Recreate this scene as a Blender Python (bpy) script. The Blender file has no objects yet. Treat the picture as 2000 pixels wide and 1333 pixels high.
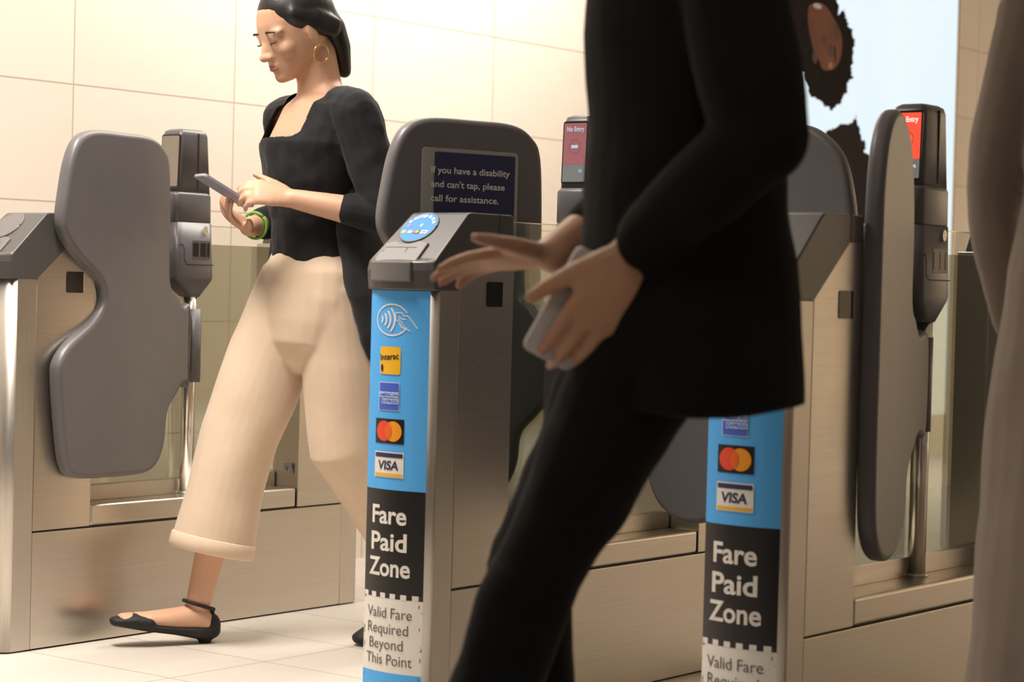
import bpy, math, random
from mathutils import Vector, Matrix, Euler
random.seed(7)
R = math.radians
sc = bpy.context.scene
col = sc.collection

# ------------------------------------------------------------------ camera
cam_data = bpy.data.cameras.new('camera')
cam = bpy.data.objects.new('camera', cam_data)
col.objects.link(cam)
sc.camera = cam
cam_data.sensor_width = 36.0
cam_data.lens = 4248.0 / 2000 * 36
cam_data.clip_start = 0.05
CAM_H = 0.88
yaw, pitch, roll = R(37.813), R(-1.458), R(1.489)
fw = Vector((math.cos(yaw) * math.cos(pitch), math.sin(yaw) * math.cos(pitch), math.sin(pitch)))
rt = Vector((math.sin(yaw), -math.cos(yaw), 0))
up = rt.cross(fw)
rt2 = rt * math.cos(roll) + up * math.sin(roll)
up2 = up * math.cos(roll) - rt * math.sin(roll)
m = Matrix((rt2, up2, -fw)).transposed().to_4x4()
m.translation = Vector((0, 0, CAM_H))
cam.matrix_world = m
cam_data.dof.use_dof = True
cam_data.dof.focus_distance = 4.9
cam_data.dof.aperture_fstop = 5.0

# ------------------------------------------------------------------ world, lights, exposure
sc.view_settings.view_transform = 'Standard'
sc.view_settings.look = 'None'
sc.view_settings.gamma = 1.0
sc.view_settings.use_curve_mapping = False
sc.view_settings.exposure = 0.0
world = bpy.data.worlds.new('station_ambient')
sc.world = world
world.use_nodes = True
world.node_tree.nodes['Background'].inputs[0].default_value = (1.0, 0.90, 0.80, 1)
world.node_tree.nodes['Background'].inputs[1].default_value = 0.17
sc.cycles.use_denoising = True
sc.cycles.sample_clamp_indirect = 3.0
sc.cycles.blur_glossy = 1.0


def area(name, loc, target, size, power, color=(1, 0.925, 0.835), size_y=None, spread=180):
    l = bpy.data.lights.new(name, 'AREA')
    l.energy = power
    l.color = color
    l.spread = R(spread)
    l.size = size
    if size_y:
        l.shape = 'RECTANGLE'
        l.size_y = size_y
    o = bpy.data.objects.new(name, l)
    col.objects.link(o)
    o.location = loc
    o.rotation_euler = (Vector(target) - Vector(loc)).to_track_quat('-Z', 'Y').to_euler()
    return o


area('ceiling_lamp_by_wall', (5.0, 3.75, 2.66), (4.9, 4.5, 1.5), 2.6, 66, size_y=0.3)
area('ceiling_lamp_over_wide_lane', (2.75, 3.55, 2.66), (2.95, 3.5, 0), 1.3, 42, size_y=0.4, spread=105)
area('ceiling_lamp_at_entrance', (0.9, 0.9, 2.66), (3.2, 2.4, 0.6), 0.6, 6, size_y=0.5)
area('ceiling_lamp_far_end', (9.2, 0.2, 2.66), (11.0, -0.4, 0.6), 2.4, 210, size_y=0.8)


# ------------------------------------------------------------------ materials
def new_mat(name):
    mt = bpy.data.materials.new(name)
    mt.use_nodes = True
    nt = mt.node_tree
    return mt, nt, nt.nodes['Principled BSDF']


def plain(name, rgb, rough=0.5, metal=0.0, spec=0.5, noise=0.0, nscale=40, bump=0.0, sheen=0.0):
    mt, nt, b = new_mat(name)
    b.inputs['Base Color'].default_value = (*rgb, 1)
    b.inputs['Roughness'].default_value = rough
    b.inputs['Metallic'].default_value = metal
    b.inputs['Specular IOR Level'].default_value = spec
    if sheen:
        b.inputs['Sheen Weight'].default_value = sheen
    if noise or bump:
        tc = nt.nodes.new('ShaderNodeTexCoord')
        n = nt.nodes.new('ShaderNodeTexNoise')
        n.inputs['Scale'].default_value = nscale
        n.inputs['Detail'].default_value = 4
        nt.links.new(tc.outputs['Object'], n.inputs['Vector'])
        if noise:
            mx = nt.nodes.new('ShaderNodeMix')
            mx.data_type = 'RGBA'
            mx.inputs[6].default_value = (*[c * (1 - noise) for c in rgb], 1)
            mx.inputs[7].default_value = (*[min(1, c * (1 + noise)) for c in rgb], 1)
            nt.links.new(n.outputs['Fac'], mx.inputs[0])
            nt.links.new(mx.outputs[2], b.inputs['Base Color'])
        if bump:
            bp = nt.nodes.new('ShaderNodeBump')
            bp.inputs['Strength'].default_value = bump
            bp.inputs['Distance'].default_value = 0.002
            nt.links.new(n.outputs['Fac'], bp.inputs['Height'])
            nt.links.new(bp.outputs[0], b.inputs['Normal'])
    return mt


def steel(name, rgb, rough=0.33, vertical=False, wear=0.25):
    mt, nt, b = new_mat(name)
    b.inputs['Metallic'].default_value = 1.0
    tc = nt.nodes.new('ShaderNodeTexCoord')
    mp = nt.nodes.new('ShaderNodeMapping')
    mp.inputs['Scale'].default_value = (400, 400, 6) if vertical else (5, 5, 420)
    n = nt.nodes.new('ShaderNodeTexNoise')
    n.inputs['Scale'].default_value = 1.0
    n.inputs['Detail'].default_value = 3
    nt.links.new(tc.outputs['Object'], mp.inputs['Vector'])
    nt.links.new(mp.outputs[0], n.inputs['Vector'])
    big = nt.nodes.new('ShaderNodeTexNoise')
    big.inputs['Scale'].default_value = 7
    big.inputs['Detail'].default_value = 5
    nt.links.new(tc.outputs['Object'], big.inputs['Vector'])
    rmp = nt.nodes.new('ShaderNodeMapRange')
    rmp.inputs['To Min'].default_value = rough - 0.06
    rmp.inputs['To Max'].default_value = rough + 0.12
    nt.links.new(big.outputs['Fac'], rmp.inputs['Value'])
    nt.links.new(rmp.outputs[0], b.inputs['Roughness'])
    mx = nt.nodes.new('ShaderNodeMix')
    mx.data_type = 'RGBA'
    mx.inputs[6].default_value = (*[c * (1 - wear * 0.5) for c in rgb], 1)
    mx.inputs[7].default_value = (*[min(1, c * (1 + wear * 0.4)) for c in rgb], 1)
    nt.links.new(n.outputs['Fac'], mx.inputs[0])
    nt.links.new(mx.outputs[2], b.inputs['Base Color'])
    bp = nt.nodes.new('ShaderNodeBump')
    bp.inputs['Strength'].default_value = 0.06
    bp.inputs['Distance'].default_value = 0.001
    nt.links.new(n.outputs['Fac'], bp.inputs['Height'])
    nt.links.new(bp.outputs[0], b.inputs['Normal'])
    return mt


def emis(name, rgb, strength, rough=0.3):
    mt, nt, b = new_mat(name)
    b.inputs['Base Color'].default_value = (*[c * 0.4 for c in rgb], 1)
    b.inputs['Roughness'].default_value = rough
    b.inputs['Emission Color'].default_value = (*rgb, 1)
    b.inputs['Emission Strength'].default_value = strength
    return mt


def glass(name, tint, gloss=0.1):
    mt = bpy.data.materials.new(name)
    mt.use_nodes = True
    nt = mt.node_tree
    nt.nodes.clear()
    out = nt.nodes.new('ShaderNodeOutputMaterial')
    tr = nt.nodes.new('ShaderNodeBsdfTransparent')
    tr.inputs[0].default_value = (*tint, 1)
    gl = nt.nodes.new('ShaderNodeBsdfGlossy')
    gl.inputs['Roughness'].default_value = 0.03
    gl.inputs['Color'].default_value = (0.9, 0.95, 0.9, 1)
    fr = nt.nodes.new('ShaderNodeLayerWeight')
    fr.inputs[0].default_value = 0.5
    pw = nt.nodes.new('ShaderNodeMath')
    pw.operation = 'POWER'
    pw.inputs[1].default_value = 3
    nt.links.new(fr.outputs['Facing'], pw.inputs[0])
    ad = nt.nodes.new('ShaderNodeMath')
    ad.operation = 'MULTIPLY_ADD'
    ad.inputs[1].default_value = 0.4
    ad.inputs[2].default_value = gloss * 0.3
    nt.links.new(pw.outputs[0], ad.inputs[0])
    mx = nt.nodes.new('ShaderNodeMixShader')
    nt.links.new(ad.outputs[0], mx.inputs[0])
    nt.links.new(tr.outputs[0], mx.inputs[1])
    nt.links.new(gl.outputs[0], mx.inputs[2])
    nt.links.new(mx.outputs[0], out.inputs[0])
    return mt


def tiles(name, base, grout, sx, sy, ox, oy, axes, line, rough, vary, streak):
    """rectangular tiling; axes picks which object coordinates run across and up"""
    mt, nt, b = new_mat(name)
    L = nt.links
    tc = nt.nodes.new('ShaderNodeTexCoord')
    sp = nt.nodes.new('ShaderNodeSeparateXYZ')
    L.new(tc.outputs['Object'], sp.inputs[0])

    def axis(out, off, size):
        a = nt.nodes.new('ShaderNodeMath'); a.operation = 'SUBTRACT'; a.inputs[1].default_value = off
        L.new(sp.outputs[out], a.inputs[0])
        d = nt.nodes.new('ShaderNodeMath'); d.operation = 'DIVIDE'; d.inputs[1].default_value = size
        L.new(a.outputs[0], d.inputs[0])
        fl = nt.nodes.new('ShaderNodeMath'); fl.operation = 'FLOOR'
        L.new(d.outputs[0], fl.inputs[0])
        fr = nt.nodes.new('ShaderNodeMath'); fr.operation = 'SUBTRACT'
        L.new(d.outputs[0], fr.inputs[0]); L.new(fl.outputs[0], fr.inputs[1])
        # distance to the nearest joint, in metres
        pp = nt.nodes.new('ShaderNodeMath'); pp.operation = 'PINGPONG'; pp.inputs[1].default_value = 0.5
        L.new(fr.outputs[0], pp.inputs[0])
        ml = nt.nodes.new('ShaderNodeMath'); ml.operation = 'MULTIPLY'; ml.inputs[1].default_value = size
        L.new(pp.outputs[0], ml.inputs[0])
        return fl, ml
    fx, dx = axis(axes[0], ox, sx)
    fy, dy = axis(axes[1], oy, sy)
    mn = nt.nodes.new('ShaderNodeMath'); mn.operation = 'MINIMUM'
    L.new(dx.outputs[0], mn.inputs[0]); L.new(dy.outputs[0], mn.inputs[1])
    lt = nt.nodes.new('ShaderNodeMath'); lt.operation = 'LESS_THAN'; lt.inputs[1].default_value = line
    L.new(mn.outputs[0], lt.inputs[0])
    cb = nt.nodes.new('ShaderNodeCombineXYZ')
    L.new(fx.outputs[0], cb.inputs[0]); L.new(fy.outputs[0], cb.inputs[1])
    wn = nt.nodes.new('ShaderNodeTexWhiteNoise')
    L.new(cb.outputs[0], wn.inputs['Vector'])
    mp = nt.nodes.new('ShaderNodeMapping')
    mp.inputs['Scale'].default_value = streak
    L.new(tc.outputs['Object'], mp.inputs['Vector'])
    n = nt.nodes.new('ShaderNodeTexNoise'); n.inputs['Scale'].default_value = 3; n.inputs['Detail'].default_value = 6
    L.new(mp.outputs[0], n.inputs['Vector'])
    add = nt.nodes.new('ShaderNodeMath'); add.operation = 'ADD'
    L.new(wn.outputs['Value'], add.inputs[0]); L.new(n.outputs['Fac'], add.inputs[1])
    hf = nt.nodes.new('ShaderNodeMath'); hf.operation = 'MULTIPLY'; hf.inputs[1].default_value = 0.5
    L.new(add.outputs[0], hf.inputs[0])
    mx = nt.nodes.new('ShaderNodeMix'); mx.data_type = 'RGBA'
    mx.inputs[6].default_value = (*[c * (1 - vary) for c in base], 1)
    mx.inputs[7].default_value = (*[min(1, c * (1 + vary)) for c in base], 1)
    L.new(hf.outputs[0], mx.inputs[0])
    m2 = nt.nodes.new('ShaderNodeMix'); m2.data_type = 'RGBA'
    L.new(lt.outputs[0], m2.inputs[0]); L.new(mx.outputs[2], m2.inputs[6])
    m2.inputs[7].default_value = (*grout, 1)
    L.new(m2.outputs[2], b.inputs['Base Color'])
    b.inputs['Roughness'].default_value = rough
    return mt


M = dict(
    steel=steel('brushed_steel', (0.60, 0.555, 0.49), 0.28),
    steel_post=steel('brushed_steel_post', (0.58, 0.54, 0.48), 0.38, vertical=True),
    chrome=plain('polished_steel', (0.72, 0.68, 0.62), 0.18, 1.0),
    rubber=plain('black_joint', (0.012, 0.011, 0.010), 0.7),
    plastic=plain('grey_moulded_plastic', (0.105, 0.098, 0.098), 0.36, noise=0.06, nscale=60, bump=0.05),
    head=plain('dark_grey_plastic', (0.085, 0.08, 0.078), 0.33, noise=0.05, nscale=60),
    cover=plain('worn_grey_plastic', (0.15, 0.14, 0.135), 0.42, noise=0.08, nscale=30),
    column=plain('column_plastic', (0.095, 0.09, 0.095), 0.33),
    paddle=plain('paddle_plastic', (0.125, 0.118, 0.122), 0.40, noise=0.07, nscale=25, bump=0.05),
    window=plain('dark_sensor_glass', (0.012, 0.010, 0.009), 0.08),
    glass=glass('clear_glass', (0.965, 0.975, 0.955)),
    film=glass('green_grey_film', (0.66, 0.65, 0.60), 0.5),
    blue=plain('blue_sticker', (0.095, 0.43, 0.92), 0.5, spec=0.25, noise=0.05, nscale=90),
    target=plain('reader_blue_darkened', (0.055, 0.25, 0.60), 0.55, spec=0.25),  # sticker blue darkened to offset the lamp glare on the sloping disc
    black=plain('black_sticker', (0.010, 0.009, 0.009), 0.28),
    white=plain('white_sticker', (0.80, 0.76, 0.70), 0.4, noise=0.04, nscale=60),
    lightblue=plain('pale_blue_print', (0.55, 0.70, 0.92), 0.4),
    amex=plain('mid_blue_print', (0.055, 0.115, 0.58), 0.4),
    yellow=plain('yellow_print', (0.86, 0.46, 0.015), 0.4),
    red=plain('red_print', (0.80, 0.065, 0.02), 0.4),
    orange=plain('amber_print', (0.87, 0.32, 0.012), 0.4),
    mix=plain('deep_orange_print', (0.82, 0.13, 0.012), 0.4),
    navy=plain('navy_print', (0.022, 0.024, 0.085), 0.4),
    greyink=plain('grey_ink', (0.13, 0.11, 0.10), 0.5),
    pink=plain('pink_print', (0.85, 0.10, 0.33), 0.4),
    notice=plain('pale_grey_notice', (0.34, 0.335, 0.32), 0.45),
    noticeblue=plain('notice_navy', (0.022, 0.026, 0.085), 0.4),
    noticetext=plain('notice_lettering', (0.80, 0.80, 0.74), 0.5),
    screen_red=emis('lit_red_screen', (0.93, 0.095, 0.045), 0.95),
    screen_pink=emis('lit_dim_red_screen', (0.30, 0.105, 0.115), 0.8),
    screen_grey=emis('lit_grey_screen', (0.16, 0.17, 0.17), 0.8),
    screen_white=emis('lit_white_text', (0.95, 0.85, 0.80), 1.0),
    screen_off=plain('unlit_screen_reflection_tan', (0.24, 0.20, 0.16), 0.12),  # tan stands in for the reflection on the switched-off glass
    lock=plain('pale_metal_lock', (0.70, 0.64, 0.55), 0.35, 0.6),
)
SK = dict(
    skin=plain('warm_skin', (0.62, 0.36, 0.235), 0.5, noise=0.05, nscale=18),
    skin2=plain('tan_skin', (0.56, 0.30, 0.19), 0.5, noise=0.05, nscale=18),
    hair=plain('black_hair', (0.012, 0.010, 0.010), 0.42, noise=0.3, nscale=60, bump=0.4),
    top=plain('black_knit', (0.010, 0.010, 0.0125), 0.85, spec=0.3, noise=0.2, nscale=60, bump=0.2, sheen=0.05),
    cardigan=plain('black_cardigan_cloth', (0.011, 0.011, 0.014), 0.85, noise=0.2, nscale=60, sheen=0.15),
    beige=plain('beige_trouser_cloth', (0.70, 0.54, 0.40), 0.85, noise=0.05, nscale=30, bump=0.15, sheen=0.2),
    shoe=plain('black_suede', (0.010, 0.009, 0.009), 0.7),
    coat=plain('black_coat_cloth', (0.0060, 0.0054, 0.0050), 0.9, spec=0.25, noise=0.2, nscale=50, bump=0.2),
    trouser=plain('black_trouser_cloth', (0.0060, 0.0054, 0.0050), 0.9, spec=0.25, noise=0.2, nscale=50),
    taupe=plain('taupe_coat_cloth', (0.19, 0.142, 0.110), 0.85, noise=0.08, nscale=30, bump=0.2, sheen=0.2),
    gold=plain('gold_metal', (0.9, 0.62, 0.28), 0.25, 1.0),
    green=plain('green_band', (0.14, 0.42, 0.03), 0.5),
    phone=plain('phone_case', (0.30, 0.28, 0.34), 0.3),
    phone_glass=plain('phone_glass', (0.02, 0.02, 0.025), 0.1),
    pale=plain('pale_phone_case', (0.62, 0.58, 0.56), 0.4),
    eye=plain('eye_white', (0.75, 0.7, 0.66), 0.2),
    iris=plain('dark_iris', (0.03, 0.015, 0.01), 0.2),
    lip=plain('lip', (0.45, 0.16, 0.13), 0.5),
)


# ------------------------------------------------------------------ mesh building
class MB:
    """collects shapes with several materials and links them as ONE mesh object"""

    def __init__(self):
        self.v, self.f, self.fm, self.fs, self.mats = [], [], [], [], []

    def mi(self, mt):
        if mt not in self.mats:
            self.mats.append(mt)
        return self.mats.index(mt)

    def add(self, verts, faces, mt, smooth=False):
        o = len(self.v)
        i = self.mi(mt)
        self.v += [tuple(p) for p in verts]
        for f in faces:
            self.f.append(tuple(o + k for k in f))
            self.fm.append(i)
            self.fs.append(smooth)
        return self

    def box(self, a, b, mt):
        x0, y0, z0 = a
        x1, y1, z1 = b
        v = [(x0, y0, z0), (x1, y0, z0), (x1, y1, z0), (x0, y1, z0), (x0, y0, z1), (x1, y0, z1), (x1, y1, z1), (x0, y1, z1)]
        return self.add(v, [(0, 3, 2, 1), (4, 5, 6, 7), (0, 1, 5, 4), (1, 2, 6, 5), (2, 3, 7, 6), (3, 0, 4, 7)], mt)

    def loft(self, rings, mt, smooth=True, cap0=True, cap1=True):
        n = len(rings[0])
        v = [p for r in rings for p in r]
        f = []
        for k in range(len(rings) - 1):
            for i in range(n):
                j = (i + 1) % n
                f.append((k * n + i, k * n + j, (k + 1) * n + j, (k + 1) * n + i))
        self.add(v, f, mt, smooth)
        o = len(self.v) - len(v)
        i = self.mi(mt)
        if cap0:
            self.f.append(tuple(o + k for k in reversed(range(n)))); self.fm.append(i); self.fs.append(False)
        if cap1:
            self.f.append(tuple(o + (len(rings) - 1) * n + k for k in range(n))); self.fm.append(i); self.fs.append(False)
        return self

    def prism(self, poly, fa, fb, mt, smooth=False):
        """poly: 2D points; fa, fb map a point onto the two ends"""
        return self.loft([[fa(p) for p in poly], [fb(p) for p in poly]], mt, smooth)

    def tube(self, pts, radii, mt, n=14, side=None, round_ends=True):
        """pts joined by a rounded tube; a radius may be a pair (across side, along the other)"""
        P = [Vector(p) for p in pts]
        Rr = [(r, r) if isinstance(r, (int, float)) else r for r in radii]
        # round the ends
        if round_ends:
            t0 = (P[0] - P[1]).normalized(); t1 = (P[-1] - P[-2]).normalized()
            a, b = Rr[0], Rr[-1]
            pre = [(P[0] + t0 * min(a) * c, (a[0] * s, a[1] * s)) for c, s in ((0.97, 0.25), (0.8, 0.6), (0.45, 0.89))]
            post = [(P[-1] + t1 * min(b) * c, (b[0] * s, b[1] * s)) for c, s in ((0.45, 0.89), (0.8, 0.6), (0.97, 0.25))]
            P = [q for q, _ in pre] + P + [q for q, _ in post]
            Rr = [q for _, q in pre] + Rr + [q for _, q in post]
        rings = []
        S = Vector(side) if side else None
        for k, p in enumerate(P):
            a = P[max(0, k - 1)]; b = P[min(len(P) - 1, k + 1)]
            T = (b - a).normalized()
            if S is None:
                S = T.orthogonal()
            s = (S - T * S.dot(T)).normalized()
            if not side:
                S = s
            u = T.cross(s)
            rings.append([p + s * Rr[k][0] * math.cos(2 * math.pi * i / n) + u * Rr[k][1] * math.sin(2 * math.pi * i / n) for i in range(n)])
        return self.loft(rings, mt, True)

    def ball(self, c, r, mt, rot=None, n=18, m=12):
        c = Vector(c)
        rr = (r, r, r) if isinstance(r, (int, float)) else r
        rings = []
        for k in range(1, m):
            a = math.pi * k / m
            ring = []
            for i in range(n):
                b = 2 * math.pi * i / n
                q = Vector((rr[0] * math.sin(a) * math.cos(b), rr[1] * math.sin(a) * math.sin(b), -rr[2] * math.cos(a)))
                if rot:
                    q = rot @ q
                ring.append(c + q)
            rings.append(ring)
        return self.loft(rings, mt, True)

    def mesh(self, name, xf=None):
        me = bpy.data.meshes.new(name)
        vs = [tuple(xf @ Vector(p)) for p in self.v] if xf else self.v
        me.from_pydata(vs, [], self.f)
        for mt in self.mats:
            me.materials.append(mt)
        me.polygons.foreach_set('material_index', self.fm)
        me.polygons.foreach_set('use_smooth', self.fs)
        me.update()
        return me

    def build(self, name, parent=None, bevel=0.0, seg=3, xf=None, loc=None, rotz=None, angle=35):
        o = bpy.data.objects.new(name, self.mesh(name, xf))
        col.objects.link(o)
        if parent:
            o.parent = parent
        if loc:
            o.location = loc
        if rotz is not None:
            o.rotation_euler = (0, 0, rotz)
        if bevel:
            md = o.modifiers.new('bevel', 'BEVEL')
            md.width = bevel
            md.segments = seg
            md.limit_method = 'ANGLE'
            md.angle_limit = R(angle)
            md.harden_normals = False
        return o


def folds(size):
    t = bpy.data.textures.get('folds%g' % size) or bpy.data.textures.new('folds%g' % size, 'CLOUDS')
    t.noise_scale = size
    t.noise_depth = 1
    return t


def organic(name, mb, parent, voxel=0.005, smooth=6, cut=None, mat=None, factor=0.5, fold=0.0, fsize=0.09):
    """weld the collected shapes into one continuous skin"""
    tmp = bpy.data.objects.new('tmp', mb.mesh('tmp'))
    col.objects.link(tmp)
    md = tmp.modifiers.new('r', 'REMESH'); md.mode = 'VOXEL'; md.voxel_size = voxel
    if smooth:
        s = tmp.modifiers.new('s', 'SMOOTH'); s.iterations = smooth; s.factor = factor
    if fold:
        d = tmp.modifiers.new('d', 'DISPLACE'); d.texture = folds(fsize); d.strength = fold; d.mid_level = 0.5
        d.texture_coords = 'LOCAL'
    bpy.context.view_layer.update()
    dg = bpy.context.evaluated_depsgraph_get()
    me = bpy.data.meshes.new_from_object(tmp.evaluated_get(dg))
    bpy.data.objects.remove(tmp)
    me.materials.clear()
    me.materials.append(mat or mb.mats[0])
    import bmesh
    bm = bmesh.new()
    bm.from_mesh(me)
    if cut:
        bmesh.ops.delete(bm, geom=[f for f in bm.faces if cut(f.calc_center_median())], context='FACES')
    for f in bm.faces:
        f.smooth = True
        f.material_index = 0
    bm.to_mesh(me)
    bm.free()
    me.name = name
    o = bpy.data.objects.new(name, me)
    col.objects.link(o)
    o.parent = parent
    return o


def spline(pts, k=6, closed=True):
    out = []
    n = len(pts)
    rng = range(n) if closed else range(n - 1)
    for i in rng:
        g = (lambda j: pts[j % n]) if closed else (lambda j: pts[max(0, min(n - 1, j))])
        p0, p1, p2, p3 = g(i - 1), g(i), g(i + 1), g(i + 2)
        for s in range(k):
            t = s / k
            out.append(tuple(0.5 * (2 * b + (c - a) * t + (2 * a - 5 * b + 4 * c - d) * t * t + (3 * b - a - 3 * c + d) * t ** 3)
                             for a, b, c, d in zip(p0, p1, p2, p3)))
    if not closed:
        out.append(tuple(pts[-1]))
    return out


_tcache = {}


def text2d(body, bold=0.0):
    key = (body, bold)
    if key not in _tcache:
        cu = bpy.data.curves.new('t', 'FONT')
        cu.body = body
        cu.size = 1
        cu.offset = bold
        cu.resolution_u = 4
        o = bpy.data.objects.new('t', cu)
        col.objects.link(o)
        bpy.context.view_layer.update()
        me = bpy.data.meshes.new_from_object(o.evaluated_get(bpy.context.evaluated_depsgraph_get()))
        _tcache[key] = ([(v.co.x, v.co.y) for v in me.vertices], [tuple(p.vertices) for p in me.polygons])
        bpy.data.objects.remove(o)
        bpy.data.meshes.remove(me)
    return _tcache[key]


def put_text(mb, body, x0, x1, base, cap, mt, surf, bold=0.0, shear=0.0, rot=0.0):
    """lettering between x0 and x1, capitals cap tall, standing on base; surf lays (x, y) on a surface"""
    v, f = text2d(body, bold)
    xs = [p[0] for p in v]
    cv, _ = text2d('E', bold)
    ch = max(p[1] for p in cv) - min(p[1] for p in cv)
    k = (x1 - x0) / (max(xs) - min(xs))
    q = []
    for x, y in v:
        px, py = (x - min(xs)) * k, (y - min(p[1] for p in cv)) / ch * cap
        px += py * shear
        c, s = math.cos(rot), math.sin(rot)
        q.append(surf(x0 + px * c - py * s, base + px * s + py * c))
    mb.add(q, f, mt)


def rrect(x0, x1, y0, y1, r, n=5):
    out = []
    for cx, cy, a0 in ((x1 - r, y1 - r, 0), (x0 + r, y1 - r, 90), (x0 + r, y0 + r, 180), (x1 - r, y0 + r, 270)):
        for i in range(n + 1):
            a = R(a0 + 90 * i / n)
            out.append((cx + r * math.cos(a), cy + r * math.sin(a)))
    return out


def ell(cx, cy, rx, ry, n=32, a0=0, a1=360):
    full = abs(a1 - a0 - 360) < 1e-6
    m_ = n if full else n + 1
    return [(cx + rx * math.cos(R(a0 + (a1 - a0) * i / n)), cy + ry * math.sin(R(a0 + (a1 - a0) * i / n))) for i in range(m_)]


def put_poly(mb, poly, mt, surf, slabs=0):
    """a flat outline laid on a surface; slabs > 0 slices a convex outline so that it follows a curve"""
    if not slabs:
        mb.add([surf(x, y) for x, y in poly], [tuple(range(len(poly)))], mt)
        return

    def clip(P, c, keep_right):
        out = []
        for i, a in enumerate(P):
            b = P[(i + 1) % len(P)]
            ia, ib = (a[0] >= c) == keep_right, (b[0] >= c) == keep_right
            if ia:
                out.append(a)
            if ia != ib:
                t = (c - a[0]) / (b[0] - a[0])
                out.append((c, a[1] + (b[1] - a[1]) * t))
        return out
    xa, xb = min(q[0] for q in poly), max(q[0] for q in poly)
    for k in range(slabs):
        c0, c1 = xa + (xb - xa) * k / slabs, xa + (xb - xa) * (k + 1) / slabs
        P = poly
        if k:
            P = clip(P, c0, True)
        if k < slabs - 1:
            P = clip(P, c1, False)
        if len(P) > 2:
            mb.add([surf(x, y) for x, y in P], [tuple(range(len(P)))], mt)


def put_strips(mb, pts, w, mt, surf):
    """a drawn line of width w"""
    P = [Vector(p) for p in pts]
    L_, R_ = [], []
    for i, p in enumerate(P):
        t = (P[min(i + 1, len(P) - 1)] - P[max(0, i - 1)]).normalized()
        nrm = Vector((-t.y, t.x)) * w / 2
        L_.append(p + nrm); R_.append(p - nrm)
    v = [surf(*q) for q in L_] + [surf(*q) for q in R_]
    n = len(P)
    mb.add(v, [(i, i + 1, n + i + 1, n + i) for i in range(n - 1)], mt)


def empty(name, loc, rz=0.0, label=None, cat=None, group=None):
    o = bpy.data.objects.new(name, None)
    o.empty_display_size = 0.1
    col.objects.link(o)
    o.location = loc
    o.rotation_euler = (0, 0, rz)
    if label:
        o['label'] = label
        o['category'] = cat
    if group:
        o['group'] = group
    return o


def struct(o):
    o['kind'] = 'structure'
    return o


# ------------------------------------------------------------------ the setting
WALL_Y = 4.6
fl = MB()
fl.box((-2.0, -4.0, -0.1), (12.0, WALL_Y, 0.0), tiles('floor_stone', (0.60, 0.55, 0.495), (0.26, 0.215, 0.18), 0.297, 0.64, 3.60, 3.50 - 0.01,
       (0, 1), 0.0016, 0.45, 0.10, (2, 7, 1)))
struct(fl.build('floor'))
wl = MB()
wl.box((-2.0, WALL_Y, 0.0), (12.0, WALL_Y + 0.12, 2.8), tiles('wall_tile', (0.80, 0.72, 0.63), (0.50, 0.40, 0.31), 0.612, 0.3225, 3.95, 1.075,
       (0, 2), 0.0022, 0.5, 0.045, (2, 1, 9)))
struct(wl.build('wall_back'))
wf_ = MB()
wf_.box((11.0, -4.0, 0.0), (11.1, WALL_Y + 0.12, 2.8), plain('plain_beige_wall', (0.80, 0.65, 0.46), 0.6, noise=0.05, nscale=3))
struct(wf_.build('wall_far'))
cl = MB()
cl.box((-2.0, -4.0, 2.8), (12.0, WALL_Y + 0.12, 2.9), plain('ceiling_paint', (0.62, 0.58, 0.53), 0.9))
struct(cl.build('ceiling'))

# ------------------------------------------------------------------ fare gates
GX, GW = 3.85, 0.17            # middle of a cabinet along the lane, its width
X0, X1, X2, X3 = 3.3056, 3.4814, 4.1931, 4.3733
XM = (X0 + X3) / 2


def mirx(x):
    return 2 * XM - x


def arc_x(y):
    return 3.237 - 0.018 * (1 - ((y - GW / 2) / (GW / 2)) ** 2)


PX, PY = 3.862, 0.072          # the pole

WIDE = [(.020, .80), (.020, .615), (.078, .612), (.112, .585), (.150, .545), (.160, .47), (.185, .42), (.235, .396), (.36, .394), (.49, .40), (.53, .43),
        (.548, .50), (.566, .634), (.560, .68), (.52, .722), (.45, .765), (.413, .80), (.405, .83), (.425, .87), (.505, .925), (.548, .968),
        (.562, 1.01), (.552, 1.08), (.535, 1.15), (.505, 1.20), (.45, 1.222), (.34, 1.224), (.24, 1.221), (.188, 1.197), (.162, 1.15), (.154, 1.0),
        (.151, .87), (.125, .84), (.09, .808)]
NARROW = [(.020, .80), (.020, .615), (.078, .612), (.112, .585), (.150, .545), (.160, .48), (.185, .43), (.225, .398), (.27, .388), (.32, .397), (.36, .425),
          (.385, .48), (.392, .60), (.392, .80), (.392, 1.00), (.388, 1.08), (.370, 1.15), (.335, 1.20), (.285, 1.222), (.235, 1.205), (.190, 1.16),
          (.166, 1.09), (.154, 1.0), (.151, .87), (.125, .84), (.09, .808)]


WIDE_SHORT = [({.020: .030, .078: .058, .112: .082, .125: .092, .09: .062}.get(w, w - .035), z) for w, z in WIDE]


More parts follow.
